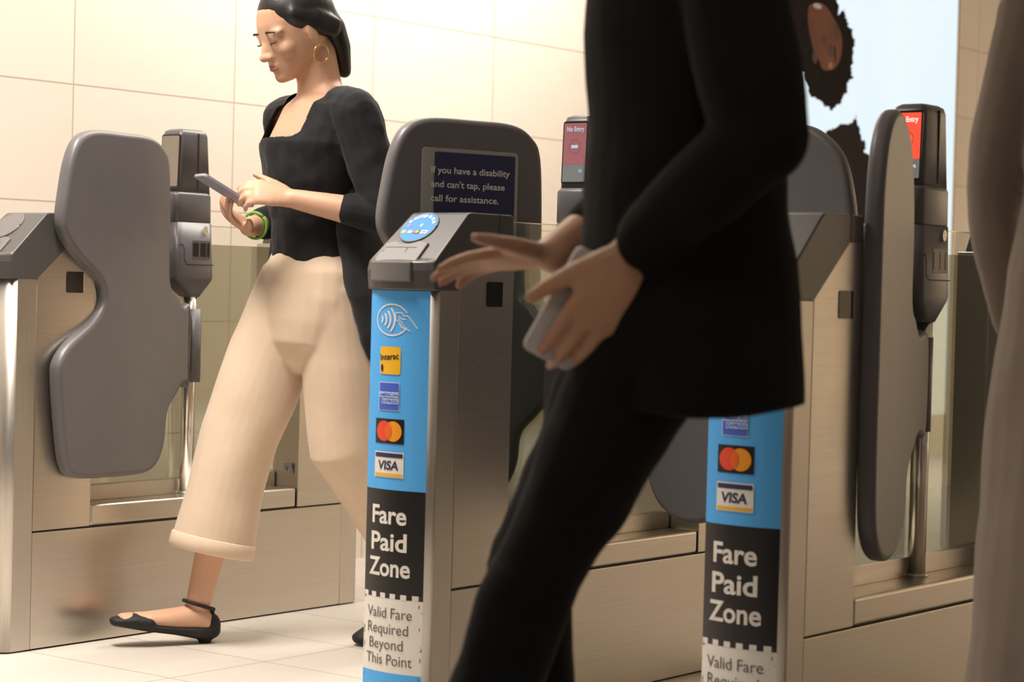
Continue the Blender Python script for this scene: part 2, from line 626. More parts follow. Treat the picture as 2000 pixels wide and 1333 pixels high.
def paddle(gate, outline, ang, y, label=None, notice=False):
    P = spline(outline, 5)
    n = len(P)
    t, r = 0.036, 0.013
    cen = []
    for i in range(n):
        a, b = Vector(P[i - 1]), Vector(P[(i + 1) % n])
        d = (b - a).normalized()
        cen.append(Vector((d.y, -d.x)))
    area2 = sum(P[i][0] * P[(i + 1) % n][1] - P[(i + 1) % n][0] * P[i][1] for i in range(n))
    sg = 1 if area2 > 0 else -1          # outward normals
    rings = []
    for side in (-1, 1):
        for k in range(5):
            a = (k / 4) * math.pi / 2
            if side == -1:
                off, yy = r * (1 - math.sin(a)), -(t / 2 - r) - r * math.cos(a)
            else:
                off, yy = r * (1 - math.cos(a)), (t / 2 - r) + r * math.sin(a)
            rings.append([(P[i][0] - sg * cen[i].x * off, yy, P[i][1] - sg * cen[i].y * off) for i in range(n)])
    mb = MB()
    if sg > 0:
        rings = rings[::-1]
    mb.loft(rings, M['paddle'], True)
    # hinge sleeve round the pole
    mb.tube([(0, 0, .615), (0, 0, .80)], [.0195, .0195], M['paddle'], 20, round_ends=False)
    o = mb.build('gate_paddle', gate, loc=(PX - GX, y - GW / 2, 0), rotz=ang)
    if label:
        o['label'] = label
    if notice:
        f = lambda e: (lambda x, z: (-x, t / 2 + e, z))
        nb = MB()
        pl = rrect(-.470, -.228, .93, 1.160, .010)
        nb.prism(pl, lambda p: (-p[0], t / 2 - 0.001, p[1]), lambda p: (-p[0], t / 2 + .002, p[1]), M['notice'])
        put_poly(nb, rrect(-.440, -.236, .938, 1.152, .004), M['noticeblue'], f(.0026))
        for body, x1, zb in (('If you have a disability', -.250, 1.108), ("and can't tap, please", -.262, 1.079), ('call for assistance.', -.277, 1.050)):
            put_text(nb, body, -.448, x1, zb, .0135, M['noticetext'], f(.0032), 0.012)
        q = nb.build('notice', o)
        q['label'] = 'navy notice with white lettering on a pale grey plate'
    return o


def make_gate(gy, label, paddles, screen):
    g = empty('fare_gate', (GX, gy + GW / 2, 0), 0, label, 'fare gate', 'fare gates across the station entrance')
    xf = Matrix.Translation((-GX, -GW / 2, 0))
    S, SP = M['steel'], M['steel_post']

    def mir(mb):
        mb.v = [(mirx(x), y, z) for x, y, z in mb.v]
        mb.f = [tuple(reversed(f)) for f in mb.f]
        return mb

    # plan of the rounded end post
    plan = [(X0, 0), (3.250, 0), (3.2435, .002), (3.2395, .006)]
    plan += [(arc_x(y), y) for y in [.010 + .15 * i / 14 for i in range(15)]]
    plan += [(3.2395, GW - .006), (3.2435, GW - .002), (3.250, GW), (X0, GW)]

    def post():
        mb = MB()
        mb.loft([[(x, y, z) for x, y in plan][::-1] for z in (0.004, .868)], SP, True)
        for i in range(len(mb.fs)):
            vs = [mb.v[k] for k in mb.f[i]]
            if all(abs(p[1]) < 1e-6 for p in vs) or all(abs(p[1] - GW) < 1e-6 for p in vs):
                mb.fs[i] = False
        return mb

    prof = [(X0 + .0022, .2800), (X1, .2800), (X1, .976), (3.430, .976), (X0 + .0022, .870)]

    def side_panel():
        mb = MB()
        mb.prism(prof, lambda p: (p[0], GW, p[1]), lambda p: (p[0], 0, p[1]), S)
        return mb

    def side_window():
        mb = MB()
        mb.prism(rrect(3.394, 3.447, .8365, .8865, .005), lambda p: (p[0], .004, p[1]), lambda p: (p[0], -.0012, p[1]), M['window'])
        mb.prism(rrect(3.4445, 3.447, .840, .883, .001), lambda p: (p[0], .0, p[1]), lambda p: (p[0], -.0016, p[1]), M['chrome'])
        return mb

    def head():
        """moulded reader head: slices across the cabinet"""
        mb = MB()
        rings = []
        ns = 10
        for k in range(ns + 1):
            u = k / ns
            bul = -.020 * (1 - (2 * u - 1) ** 2)

            def Y(z):
                y1 = GW + .002 - max(0, (z - .905)) / .117 * .028
                return -.002 + u * (y1 + .002)
            pr = [(3.2325 + bul, .866), (3.2275 + bul, .905), (3.2285 + bul * .9, .9215), (3.2350, .9290),
                  (3.3270, 1.0180), (3.3330, 1.0212), (3.3420, 1.0222), (3.4700, 1.0222), (3.4752, 1.018), (3.4790, .9740), (3.4285, .9720), (X0 - .001, .866)]
            rings.append([(x, Y(z), z) for x, z in pr])
        mb.loft(rings, M['head'], False)
        return mb

    for far in (False, True):
        F = mir if far else (lambda q: q)
        F(post()).build('end_post', g, xf=xf)
        sp = F(side_panel()).build('side_panel', g, 0.0012, 2, xf=xf)
        F(side_window()).build('sensor_window', sp, 0, xf=xf)['label'] = 'small dark sensor window'
        h = F(head()).build('reader_head', g, 0.0035, 3, xf=xf, angle=28)
        h['label'] = 'dark grey sloping plastic reader head'
        sm = MB()                         # moulded joint line round the head
        sm.box((3.4270, -.0026, .973), (3.4282, GW - .026, 1.0226), M['rubber'])
        F(sm).build('joint_line', h, xf=xf)
        # what lies on the sloping face
        o0, t0, n0 = Vector((3.2270, 0, .9210)), Vector((.717, 0, .697)), Vector((-.697, 0, .717))

        def slope(e):
            return lambda x, s: tuple(o0 + t0 * s + n0 * e + Vector((0, -x, 0)))
        if True:
            cv = MB()
            arcp = ell(-.097, .103, .054, .054, 16, 205, 335)
            pad = [(-.150, -.004), (-.120, -.009), (-.095, -.010), (-.07, -.009), (-.042, -.004), (-.042, .052)] + [(x, y) for x, y in arcp[::-1] if y < .060] + [(-.150, .050)]
            a, b_ = slope(-.012), slope(.0055)
            cv.prism(pad, lambda p: a(*p), lambda p: b_(*p), M['cover'])
            pts = [(-.150 + .108 * i / 10) for i in range(11)]
            fr = [(3.2285 - .020 * (1 - (2 * (-x / GW) - 1) ** 2) - .006, -x) for x in pts]
            bk = [(3.245, -x) for x in reversed(pts)]
            cv.loft([[(x, y, z) for x, y in fr + bk] for z in (.882, .9215)], M['cover'], False)
            # fine outline of the ticket flap
            put_strips(cv, [(-.142, .022), (-.142, .036), (-.062, .036)], .0010, M['rubber'], slope(.0060))
            put_strips(cv, [(-.084, .036), (-.084, .022)], .0010, M['rubber'], slope(.0060))
            F(cv).build('ticket_cover', h, 0.003, 2, xf=xf)
            bz = MB()
            ring = [tuple(Vector(slope(.001)(x, s))) for x, s in ell(-.0975, .0985, .0420, .0420, 40)]
            bz.tube(ring + ring[:1], [.0022] * 41, M['cover'], 8, round_ends=False)
            F(bz).build('reader_bezel', h, xf=xf)
            dk = MB()
            disc = ell(-.0975, .0985, .0408, .0408, 40)
            a, b_ = slope(-.002), slope(.0030)
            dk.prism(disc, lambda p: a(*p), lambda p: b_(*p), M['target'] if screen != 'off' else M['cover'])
            if screen != 'off' and not far:
                e = slope(.0036)
                word = 'compass'
                for i, ch in enumerate(word):
                    th = R(152 - 126 * i / (len(word) - 1))
                    cx, cy = -.0975 + .0300 * math.cos(th), .0985 + .0285 * math.sin(th)
                    w = .0135 if ch == 'm' else .0088
                    rot = th - math.pi / 2
                    put_text(dk, ch, cx - w / 2 * math.cos(rot), cx - w / 2 * math.cos(rot) + w, cy - w / 2 * math.sin(rot), .0105, M['white'], e, .02, 0, rot)
                put_poly(dk, ell(-.1245, .102, .0040, .0040, 16), M['pink'], e)
                for k in range(3):
                    put_strips(dk, ell(-.0985, .103, .003 + .0025 * k, .003 + .0025 * k, 6, -45, 45), .0010, M['white'], e)
                put_poly(dk, rrect(-.1325, -.1220, .0795, .0880, .0015), M['yellow'], e)
                put_poly(dk, rrect(-.1165, -.1060, .0800, .0875, .0005), M['lightblue'], e)
                put_poly(dk, rrect(-.1015, -.0875, .0785, .0890, .0005), M['black'], e)
                put_poly(dk, ell(-.0968, .0837, .0042, .0042, 16), M['red'], slope(.0040))
                put_poly(dk, ell(-.0922, .0837, .0042, .0042, 16), M['orange'], slope(.0041))
                put_poly(dk, rrect(-.0830, -.0665, .0790, .0885, .0005), M['white'], e)
                put_text(dk, 'VISA', -.0810, -.0690, .0812, .0050, M['navy'], slope(.0041), .02)
            q = F(dk).build('reader_target', h, xf=xf)
            if screen != 'off':
                q['label'] = 'round blue card target'
    # long parts
    MB().box((X0 + .0022, .0006, .004), (X3 - .0022, GW - .0006, .2758), S).build('base_panel', g, 0.0012, 2, xf=xf)
    MB().box((X0 + .006, .004, .27), (X3 - .006, GW - .004, .285), M['rubber']).build('joint_strip', g, xf=xf)
    MB().box((X0 - .004, .006, .0), (X3 + .004, GW - .006, .006), M['rubber']).build('foot_strip', g, xf=xf)
    MB().box((X1 + .0016, 0, .2800), (X2 - .0016, GW, .3302), S).build('ledge', g, 0.006, 3, xf=xf)
    MB().box((X1, .080, .3302), (X2, .108, .368), S).build('glass_rail', g, 0.001, 2, xf=xf)
    gp = MB().box((X1, .089, .365), (X2, .095, 1.012), M['glass']).build('glass_panel', g, xf=xf)
    MB().box((X1, .0955, .365), (X2, .0965, .9655), M['film']).build('tinted_film', gp, xf=xf)
    ec = MB().box((X1, .0885, 1.0115), (X2, .0955, 1.0135), M['chrome'])
    ec.build('glass_edge', gp, xf=xf)
    pl = MB()
    pl.tube([(PX, PY, .331), (PX, PY, .86)], [.0175, .0175], M['chrome'], 24, round_ends=False)
    pl.tube([(PX, PY, .3302), (PX, PY, .336)], [.024, .022], M['steel'], 24, round_ends=False)
    pl.build('pole', g, xf=xf)

    # display column on the pole
    cy0, cy1 = .046, .130

    def slab(slices, mt):
        mb = MB()
        mb.loft([[(x, y, z) for x, y in rrect(a, b, c, d, r, 4)] for z, a, b, c, d, r in slices], mt, True)
        return mb
    low = slab([(.830, 3.842, 3.882, .054, .094, .012), (.872, 3.792, 3.920, cy0, cy1, .018), (.880, 3.790, 3.922, cy0 - .001, cy1 + .001, .018),
                (1.018, 3.784, 3.914, cy0 - .001, cy1 + .001, .018)], M['column']).build('sensor_housing', g, xf=xf, bevel=0)
    mid = slab([(1.018, 3.788, 3.910, cy0 + .001, cy1 - .001, .016), (1.021, 3.783, 3.913, cy0, cy1, .018), (1.086, 3.783, 3.911, cy0, cy1, .018),
                (1.094, 3.788, 3.906, cy0 + .004, cy1 - .004, .016)], M['column']).build('housing_collar', g, xf=xf)
    upper = slab([(1.090, 3.795, 3.908, cy0 + .004, cy1 - .004, .012), (1.236, 3.800, 3.898, cy0 + .006, cy1 - .006, .012),
                  (1.248, 3.804, 3.894, cy0 + .009, cy1 - .009, .011), (1.2535, 3.815, 3.884, cy0 + .018, cy1 - .018, .008)], M['column']).build('display_housing', g, xf=xf)
    jl = MB()
    jl.box((3.859, cy0 + .0032, 1.10), (3.8602, cy1 - .0032, 1.243), M['rubber'])
    jl.build('joint_line', upper, xf=xf)
    fx = lambda e: (lambda x, z: (3.7955 + (z - 1.09) / .146 * .005 - e, -x, z))
    scr = MB()
    sy0, sy1 = .058, .118
    bez = rrect(-sy1 - .003, -sy0 + .003, 1.103, 1.239, .006)
    scr.prism(bez, lambda p: fx(-.004)(*p), lambda p: fx(.0008)(*p), M['window'])
    if screen == 'off':
        put_poly(scr, rrect(-sy1, -sy0, 1.108, 1.235, .004), M['screen_off'], fx(.0014))
    else:
        rd = M['screen_red'] if screen == 'red' else M['screen_pink']
        put_poly(scr, rrect(-sy1, -sy0, 1.145, 1.235, .002), rd, fx(.0014))
        put_poly(scr, rrect(-sy1, -sy0, 1.108, 1.1448, .002), M['screen_grey'], fx(.0014))
        wt = M['screen_white'] if screen == 'red' else M['lightblue']
        put_text(scr, 'No Entry', -sy1 + .008, -sy0 - .006, 1.217, .0105, wt, fx(.0020), .025)
        put_strips(scr, ell(-.088, 1.184, .0150, .0150, 30), .0012, M['greyink'], fx(.0019))
        put_poly(scr, rrect(-.097, -.079, 1.1805, 1.1875, .001), wt, fx(.0020))
        put_text(scr, 'in', -sy0 - .016, -sy0 - .008, 1.128, .0085, wt, fx(.0020), .02)
    scr.build('screen', upper, xf=xf)['label'] = {'red': 'lit orange red screen', 'pink': 'dim pinkish red screen', 'off': 'unlit screen with a tan reflection painted in'}[screen]
    # sensor windows and lock on the side of the housing
    fs = lambda e: (lambda x, z: (x, cy0 - .001 - e, z))
    wf = MB()
    wf.prism(rrect(3.838, 3.902, .926, .974, .004), lambda p: fs(-.003)(*p), lambda p: fs(.0006)(*p), M['column'])
    wf.build('sensor_frame', low, 0.001, 2, xf=xf)
    for a, b in ((3.842, 3.861), (3.868, 3.886), (3.891, 3.899)):
        MB().prism(rrect(a, b, .933, .967, .0015), lambda p: fs(0)(*p), lambda p: fs(.0013)(*p), M['window']).build('sensor_window', low, xf=xf)
    lk = MB()
    lk.prism(ell(3.8835, 1.000, .0085, .0110, 24), lambda p: fs(0)(*p), lambda p: fs(.0020)(*p), M['lock'])
    put_poly(lk, ell(3.881, 1.004, .0012, .0012, 8), M['rubber'], fs(.0024))
    put_poly(lk, ell(3.886, .997, .0012, .0012, 8), M['rubber'], fs(.0024))
    lk.build('lock', low, xf=xf)['label'] = 'pale metal lock'
    gv = MB()
    put_strips(gv, [(3.794, .962), (3.806, .962), (3.812, .950), (3.812, .925), (3.822, .912), (3.915, .912)], .0022, M['rubber'], fs(.0006))
    gv.build('joint_line', low, xf=xf)
    for a in paddles:
        paddle(g, *a)
    return g


def sticker(g, gy):
    """the printed strip wrapped round the near end post, with its marks as sub-parts"""
    xf = Matrix.Translation((-GX, -GW / 2, 0))
    surf = lambda e: (lambda x, z: (arc_x(-x) - e, -x, z))       # x runs to the right as one faces the end

    def fill(mb, xa, xb, z0, z1, mt, e, n=14):
        v, f = [], []
        for i in range(n + 1):
            x = xa + (xb - xa) * i / n
            v += [surf(e)(x, z0), surf(e)(x, z1)]
        mb.add(v, [(2 * i, 2 * i + 2, 2 * i + 3, 2 * i + 1) for i in range(n)], mt, True)
    L_, Rr = -.1615, -.0095
    base = MB()
    fill(base, L_, Rr, .4736, .8650, M['blue'], .0008)
    fill(base, L_, Rr, .2600, .4736, M['black'], .0008)
    fill(base, L_, Rr, .1140, .2600, M['white'], .0008)
    n = 6
    pit = (Rr - L_) / (n - .1)
    for k in range(n):                     # ticket edge: white teeth into the black
        xa = L_ + pit * k + .001
        fill(base, xa, min(Rr, xa + pit * .52), .2600, .2700, M['white'], .0011, 4)
    fill(base, L_, Rr, .02, .1140, M['blue'], .0008)
    # scuffs along the free edge
    rs = random.Random(3)
    for k in range(26):
        z = rs.uniform(.10, .27)
        x = rs.choice([L_ + rs.uniform(.0, .006), Rr - rs.uniform(.0, .008)])
        w, h = rs.uniform(.0006, .0016), rs.uniform(.001, .006)
        put_poly(base, [(x - w, z), (x + w * .4, z - h * .6), (x + w, z + h * .3), (x, z + h)], M['greyink'], surf(.0013))
    st = base.build('sticker', g, xf=xf)
    st['label'] = 'blue, black and white printed strip on the end post'
    e1, e2, e3 = surf(.0016), surf(.0021), surf(.0026)

    def part(name, fn, label=None):
        mb = MB()
        fn(mb)
        o = mb.build(name, st, xf=xf)
        if label:
            o['label'] = label

    def contactless(mb):
        W = M['white']
        put_strips(mb, ell(-.0950, .807, .0425, .0305, 40, 28, 332), .0030, W, e1)
        for k in range(4):
            r = .012 + .0105 * k
            put_strips(mb, ell(-.1315 - .002, .8075, r * 1.08, r * 0.80, 10, -40, 40), .0042, W, e1)
        put_strips(mb, [(-.0845, .8215), (-.0840, .8060), (-.0800, .8040), (-.0775, .8085), (-.0670, .8020)], .0020, W, e1)
        put_strips(mb, [(-.0845, .8215), (-.0700, .8215), (-.0640, .8150), (-.0580, .8165), (-.0510, .8120), (-.0340, .7915)], .0022, W, e1)
        put_strips(mb, [(-.0775, .8145), (-.0745, .8115), (-.0660, .8085), (-.0600, .8095)], .0020, W, e1)
        put_strips(mb, [(-.0755, .8035), (-.0720, .7955), (-.0690, .7930), (-.0600, .7905), (-.0490, .7860)], .0022, W, e1)
        put_strips(mb, [(-.0700, .8010), (-.0620, .7930), (-.0660, .7900)], .0016, W, e1)
    part('contactless_mark', contactless, 'white oval outline with waves and a hand holding a card')

    def interac(mb):
        put_poly(mb, rrect(-.1255, -.0700, .7000, .7545, .006), M['yellow'], e1, 8)
        put_text(mb, 'Interac', -.1235, -.0735, .7265, .0125, M['black'], e2, .02, 0, R(5))
        put_poly(mb, spline([(-.1215, .7180), (-.1170, .7190), (-.1155, .7110), (-.1165, .7060), (-.1200, .7050), (-.1225, .7110)], 3), M['black'], e2, 8)
    part('payment_mark', interac, 'yellow rounded square mark')

    def amex(mb):
        put_poly(mb, rrect(-.1265, -.0706, .6285, .6850, .001), M['lightblue'], e1, 8)
        put_poly(mb, rrect(-.1248, -.0722, .6302, .6833, .001), M['amex'], e2, 8)
        put_poly(mb, rrect(-.1248, -.0722, .6545, .6655, .0005), M['lightblue'], e3, 8)
        put_poly(mb, rrect(-.1170, -.0722, .6420, .6525, .0005), M['lightblue'], e3, 8)
        put_text(mb, 'AMERICAN', -.1235, -.0730, .6565, .0072, M['amex'], surf(.0031), .02)
        put_text(mb, 'EXPRESS', -.1155, -.0735, .6438, .0072, M['amex'], surf(.0031), .02)
    part('payment_mark', amex, 'square mid blue mark with two pale bands')

    def master(mb):
        put_poly(mb, rrect(-.1345, -.0580, .5642, .6127, .0008), M['black'], e1, 8)
        put_poly(mb, ell(-.1085, .5885, .0215, .0200, 36), M['red'], e2, 8)
        put_poly(mb, ell(-.0840, .5885, .0215, .0200, 36), M['orange'], e3, 8)
        th = math.degrees(math.acos(.01225 / .0215))
        lens = ell(-.1085, .5885, .0215, .0200, 14, -th, th) + ell(-.0840, .5885, .0215, .0200, 14, 180 - th, 180 + th)
        put_poly(mb, lens, M['mix'], surf(.0031), 8)
    part('payment_mark', master, 'black mark with overlapping red and amber discs')

    def visa(mb):
        put_poly(mb, rrect(-.1346, -.0568, .4975, .5480, .0008), M['white'], e1, 8)
        put_poly(mb, rrect(-.1325, -.0590, .5370, .5455, .0004), M['navy'], e2, 8)
        put_poly(mb, rrect(-.1325, -.0590, .5000, .5055, .0004), M['yellow'], e2, 8)
        put_text(mb, 'VISA', -.1255, -.0690, .5125, .0180, M['navy'], e2, .03, .12)
    part('payment_mark', visa, 'white mark with a navy bar above and an amber bar below')

    def fare(mb):
        for body, xa, xb, z in (('Fare', -.1385, -.0475, .4060), ('Paid', -.1400, -.0455, .3530), ('Zone', -.1455, -.0370, .3030)):
            put_text(mb, body, xa, xb, z, .0365, M['white'], e1, .022)
    part('lettering', fare, 'large white lettering on black')

    def valid(mb):
        for body, xa, xb, z in (('Valid Fare', -.1475, -.0310, .2210), ('Required', -.1450, -.0380, .1900), ('Beyond', -.1390, -.0490, .1595), ('This Point', -.1475, -.0285, .1290)):
            put_text(mb, body, xa, xb, z, .0205, M['greyink'], e1, .0)
    part('lettering', valid, 'thin grey lettering on white')


YL, YM, YR = 3.963, 2.7012, 1.9049
gl = make_gate(YL, 'brushed steel fare gate nearest the tiled wall, with a grey paddle swung open along it', [
    (WIDE_SHORT, R(189), PY - .015, 'broad grey paddle with a waisted outline, swung open')], 'off')
gm = make_gate(YM, 'brushed steel fare gate in the middle, with a navy notice on its paddle', [
    (WIDE, R(163.5), PY, 'broad dark paddle carrying a notice, swung open', True),
    (NARROW, R(-90), PY, 'narrow dark paddle closed across the lane')], 'pink')
gr = make_gate(YR, 'brushed steel fare gate on the right, beside the passer-by in taupe', [
    (NARROW, R(90), PY, 'narrow dark paddle closed across the lane'),
    (NARROW, R(193), PY, 'narrow grey paddle seen on edge, swung open')], 'red')
ts = MB()
put_poly(ts, [(-.046, .392), (-.018, .394), (-.016, .372), (-.020, .362), (-.024, .376), (-.030, .384), (-.040, .383), (-.044, .368), (-.048, .380)], M['cover'],
         lambda x, z: (X2 - .0008 - GX, -x - GW / 2, z))
ts.build('tape_scrap', gl)['label'] = 'torn grey scrap of tape'
sticker(gm, YM)
sticker(gr, YR)

# ------------------------------------------------------------------ backlit poster on the wall
def poster():
    root = empty('wall_poster', (8.045, WALL_Y, 0.10), 0, 'bright pale blue backlit poster on the tiled wall with dark curly-haired figures turned sideways', 'poster')
    xf = Matrix.Translation((-8.045, -WALL_Y, -0.10))
    MB().box((6.90, WALL_Y - .035, .10), (9.19, WALL_Y - .001, 2.62), M['chrome']).build('poster_frame', root, 0.004, 2, xf=xf)
    mt, nt, b = new_mat('backlit_pale_blue')
    tc = nt.nodes.new('ShaderNodeTexCoord')
    n = nt.nodes.new('ShaderNodeTexNoise'); n.inputs['Scale'].default_value = 1.1
    mx = nt.nodes.new('ShaderNodeMix'); mx.data_type = 'RGBA'
    mx.inputs[6].default_value = (0.66, 0.86, 0.97, 1); mx.inputs[7].default_value = (0.90, 0.97, 1.0, 1)
    nt.links.new(tc.outputs['Object'], n.inputs['Vector']); nt.links.new(n.outputs['Fac'], mx.inputs[0])
    nt.links.new(mx.outputs[2], b.inputs['Emission Color'])
    b.inputs['Base Color'].default_value = (0.1, 0.12, 0.13, 1)
    b.inputs['Emission Strength'].default_value = 0.95
    pb = MB()
    pb.box((6.93, WALL_Y - .0365, .13), (9.16, WALL_Y - .0345, 2.59), mt)
    pb.build('poster_panel', root, xf=xf)
    surf = lambda e: (lambda x, z: (x, WALL_Y - .0368 - e, z))
    hairm = plain('printed_dark_hair', (0.020, 0.016, 0.016), 0.9, spec=0.1, noise=0.5, nscale=30)
    skinm = plain('printed_brown_skin', (0.20, 0.095, 0.065), 0.9, spec=0.1, noise=0.35, nscale=9)
    darkm = plain('printed_dark_brown', (0.05, 0.022, 0.018), 0.5)
    lightm = plain('printed_highlight', (0.55, 0.50, 0.48), 0.5)
    lipm = plain('printed_lip', (0.13, 0.045, 0.04), 0.5)
    clothm = plain('printed_dark_cloth', (0.035, 0.029, 0.030), 0.9, spec=0.1, noise=0.3, nscale=14)
    rs = random.Random(11)

    def frizz(pts, amp, keep=lambda p: False):
        out = []
        for i, p in enumerate(pts):
            q = pts[(i + 1) % len(pts)]
            out.append(p)
            for k in (1, 2, 3):
                t = k / 4
                a = (0 if keep(p) else amp) * rs.uniform(-1, 1)
                out.append((p[0] + (q[0] - p[0]) * t + a, p[1] + (q[1] - p[1]) * t + a * rs.uniform(-.6, .6)))
        return out
    HAIR = [(7.571, 2.049), (7.684, 2.102), (7.82, 2.134), (7.951, 2.135), (8.04, 2.115), (8.059, 2.091), (8.054, 2.05), (8.077, 2.065), (8.097, 2.083), (8.109, 2.061),
            (8.133, 2.038), (8.148, 2.008), (8.183, 2.007), (8.188, 1.971), (8.207, 1.952), (8.191, 1.924), (8.196, 1.904), (8.191, 1.872), (8.179, 1.84), (8.183, 1.814),
            (8.203, 1.802), (8.164, 1.789), (8.15, 1.764), (8.143, 1.73), (8.116, 1.714), (8.092, 1.681), (8.056, 1.668), (8.026, 1.647), (7.994, 1.663), (7.959, 1.658),
            (7.937, 1.679), (7.886, 1.69), (7.846, 1.691), (7.829, 1.726), (7.792, 1.753), (7.786, 1.782), (7.751, 1.792), (7.702, 1.794), (7.604, 1.815), (7.522, 1.905), (7.518, 1.993)]
    FACE = [(7.805, 2.051), (7.839, 2.073), (7.903, 2.084), (7.965, 2.068), (8.024, 2.028), (8.073, 1.987), (8.093, 1.94), (8.084, 1.877), (8.041, 1.829), (7.986, 1.813),
            (7.934, 1.816), (7.876, 1.864), (7.838, 1.919), (7.809, 1.986)]
    FIG2 = [(7.957, 1.516), (8.005, 1.566), (8.046, 1.574), (8.107, 1.6), (8.16, 1.601), (8.201, 1.612), (8.227, 1.645), (8.244, 1.615), (8.268, 1.575), (8.285, 1.549),
            (8.327, 1.529), (8.316, 1.491), (8.371, 1.485), (8.449, 1.475), (8.497, 1.419), (8.544, 1.206), (8.56, 0.774), (8.56, .60), (7.929, 0.60), (7.831, 1.076), (7.867, 1.332)]
    p1 = MB()
    put_poly(p1, frizz(HAIR, .010), hairm, surf(0))
    put_poly(p1, spline(FACE, 4), skinm, surf(.0008))
    ht = MB()
    e = surf(.0014)
    rot = lambda cx, cz, rx, rz, a: [(cx + x * math.cos(a) - z * math.sin(a), cz + x * math.sin(a) + z * math.cos(a)) for x, z in ell(0, 0, rx, rz, 20)]
    put_poly(p1, rot(7.996, 1.897, .022, .030, .2), darkm, e)
    put_poly(p1, rot(7.869, 1.855, .018, .026, .5), darkm, e)
    put_poly(p1, rot(8.035, 1.888, .007, .036, .2), hairm, e)
    put_poly(p1, rot(7.908, 1.832, .007, .026, .6), hairm, e)
    put_poly(p1, rot(7.950, 1.994, .016, .044, .45), lipm, e)
    put_poly(p1, rot(8.040, 1.980, .014, .034, .35), darkm, e)
    put_poly(p1, rot(7.940, 1.935, .020, .016, 0), darkm, e)
    put_poly(p1, rot(7.958, 1.915, .009, .030, .3), lightm, surf(.002)) if False else None
    put_poly(p1, rot(7.878, 2.068, .036, .011, 0), lightm, e)
    put_poly(p1, rot(8.000, 1.835, .018, .014, .2), plain('printed_warm_skin', (0.40, 0.18, 0.10), 0.5), e)
    p1.build('printed_figure', root, xf=xf)['label'] = 'curly dark-haired figure with a brown face, printed sideways'
    p2 = MB()
    put_poly(p2, frizz(FIG2, .012, lambda p: p[1] < 1.0), clothm, surf(0))
    p2.build('printed_figure', root, xf=xf)['label'] = 'lower dark figure with tousled hair'
    p3 = MB()
    p3.box((6.93, WALL_Y - .0372, .13), (9.16, WALL_Y - .0366, .34), M['notice'])
    p3.build('poster_footer', root, xf=xf)


poster()


# ------------------------------------------------------------------ people
def hand(mb, w, d, n, s, mt, L=.175, curl=(25, 30, 35, 40), thumb=(.5, .75, .3), thumb_curl=20, spread=.012):
    """palm from wrist w along d, facing n, thumb side s; five separate bent fingers"""
    w, d, n = Vector(w), Vector(d).normalized(), Vector(n)
    n = (n - d * n.dot(d)).normalized()
    s_ = d.cross(n)
    s = s_ if s_.dot(Vector(s)) > 0 else -s_
    k = L / .18
    mb.tube([w - d * .015, w + d * .02 * k, w + d * .055 * k, w + d * .088 * k], [(.024 * k, .018 * k), (.030 * k, .0165 * k), (.039 * k, .0150 * k), (.038 * k, .0115 * k)], mt, 16, side=s)
    lens = [.40, .45, .42, .33]
    for i in range(4):
        off = .030 - .0200 * i
        p = w + d * (.086 - .004 * abs(i - 1.2)) * k + s * off * k
        dirv = (d + s * (off * spread * 60)).normalized()
        ln = lens[i] * L
        ang = 0
        pts = [p - dirv * .012, p]
        for seg, fr in enumerate((.45, .31, .24)):
            ang += R(curl[i]) * (0.7 if seg == 0 else 1.0 if seg == 1 else .6)
            q = dirv * math.cos(ang) + n * math.sin(ang)
            pts.append(pts[-1] + q * ln * fr)
        mb.tube(pts, [.0088 * k, .0092 * k, .0084 * k, .0078 * k, .0062 * k], mt, 12)
    p = w + d * .022 * k + s * .022 * k
    a, b, c = thumb
    t1 = (d * a + s * b + n * c).normalized()
    t2 = (t1 * math.cos(R(thumb_curl)) + d * math.sin(R(thumb_curl))).normalized()
    mb.tube([p, p + t1 * .034 * k, p + t1 * .034 * k + (t1 + t2).normalized() * .034 * k, p + t1 * .034 * k + (t1 + t2).normalized() * .034 * k + t2 * .026 * k],
            [.0135 * k, .0125 * k, .0100 * k, .0075 * k], mt, 12)


def head_shapes(mb, mt, X, k=1.0):
    """head facing +x in its own frame, chin at z=0; X places it"""
    S = [(.000, .066, .020, .022), (.012, .052, .036, .032), (.032, .034, .058, .046), (.058, .016, .078, .058), (.085, .006, .090, .066), (.112, -.002, .096, .071),
         (.142, -.006, .097, .073), (.172, -.009, .088, .068), (.196, -.011, .066, .052), (.211, -.012, .034, .028)]
    rings = []
    for z, cx, a, b in S:
        rings.append([X @ Vector((cx + a * math.cos(t) * k, b * math.sin(t) * k, z)) for t in [2 * math.pi * i / 28 for i in range(28)]])
    mb.loft(rings, mt)
    B = lambda c, r, rot=None: mb.ball(X @ Vector(c), r, mt, X.to_3x3() if rot is None else X.to_3x3() @ rot, 16, 10)
    ry = lambda a: Matrix.Rotation(R(a), 3, 'Y')
    B((.098, 0, .082), (.011, .0095, .026), ry(-22))          # bridge of the nose
    B((.106, 0, .071), (.013, .0115, .011))                   # tip
    for s in (-1, 1):
        B((.098, s * .012, .068), (.010, .008, .008))         # nostril wing
        B((.070, s * .032, .122), (.016, .028, .010))         # brow ridge
        B((.060, s * .040, .078), (.022, .022, .022))         # cheek
        B((.0765, s * .031, .105), (.011, .016, .0095))       # eyelid
        B((.000, s * .073, .090), (.018, .007, .031), Matrix.Rotation(R(s * 18), 3, 'Z') @ ry(8))   # ear
    B((.086, 0, .047), (.013, .024, .0060))                   # upper lip
    B((.084, 0, .038), (.013, .020, .0065))                   # lower lip
    B((.074, 0, .014), (.020, .022, .016))                    # chin


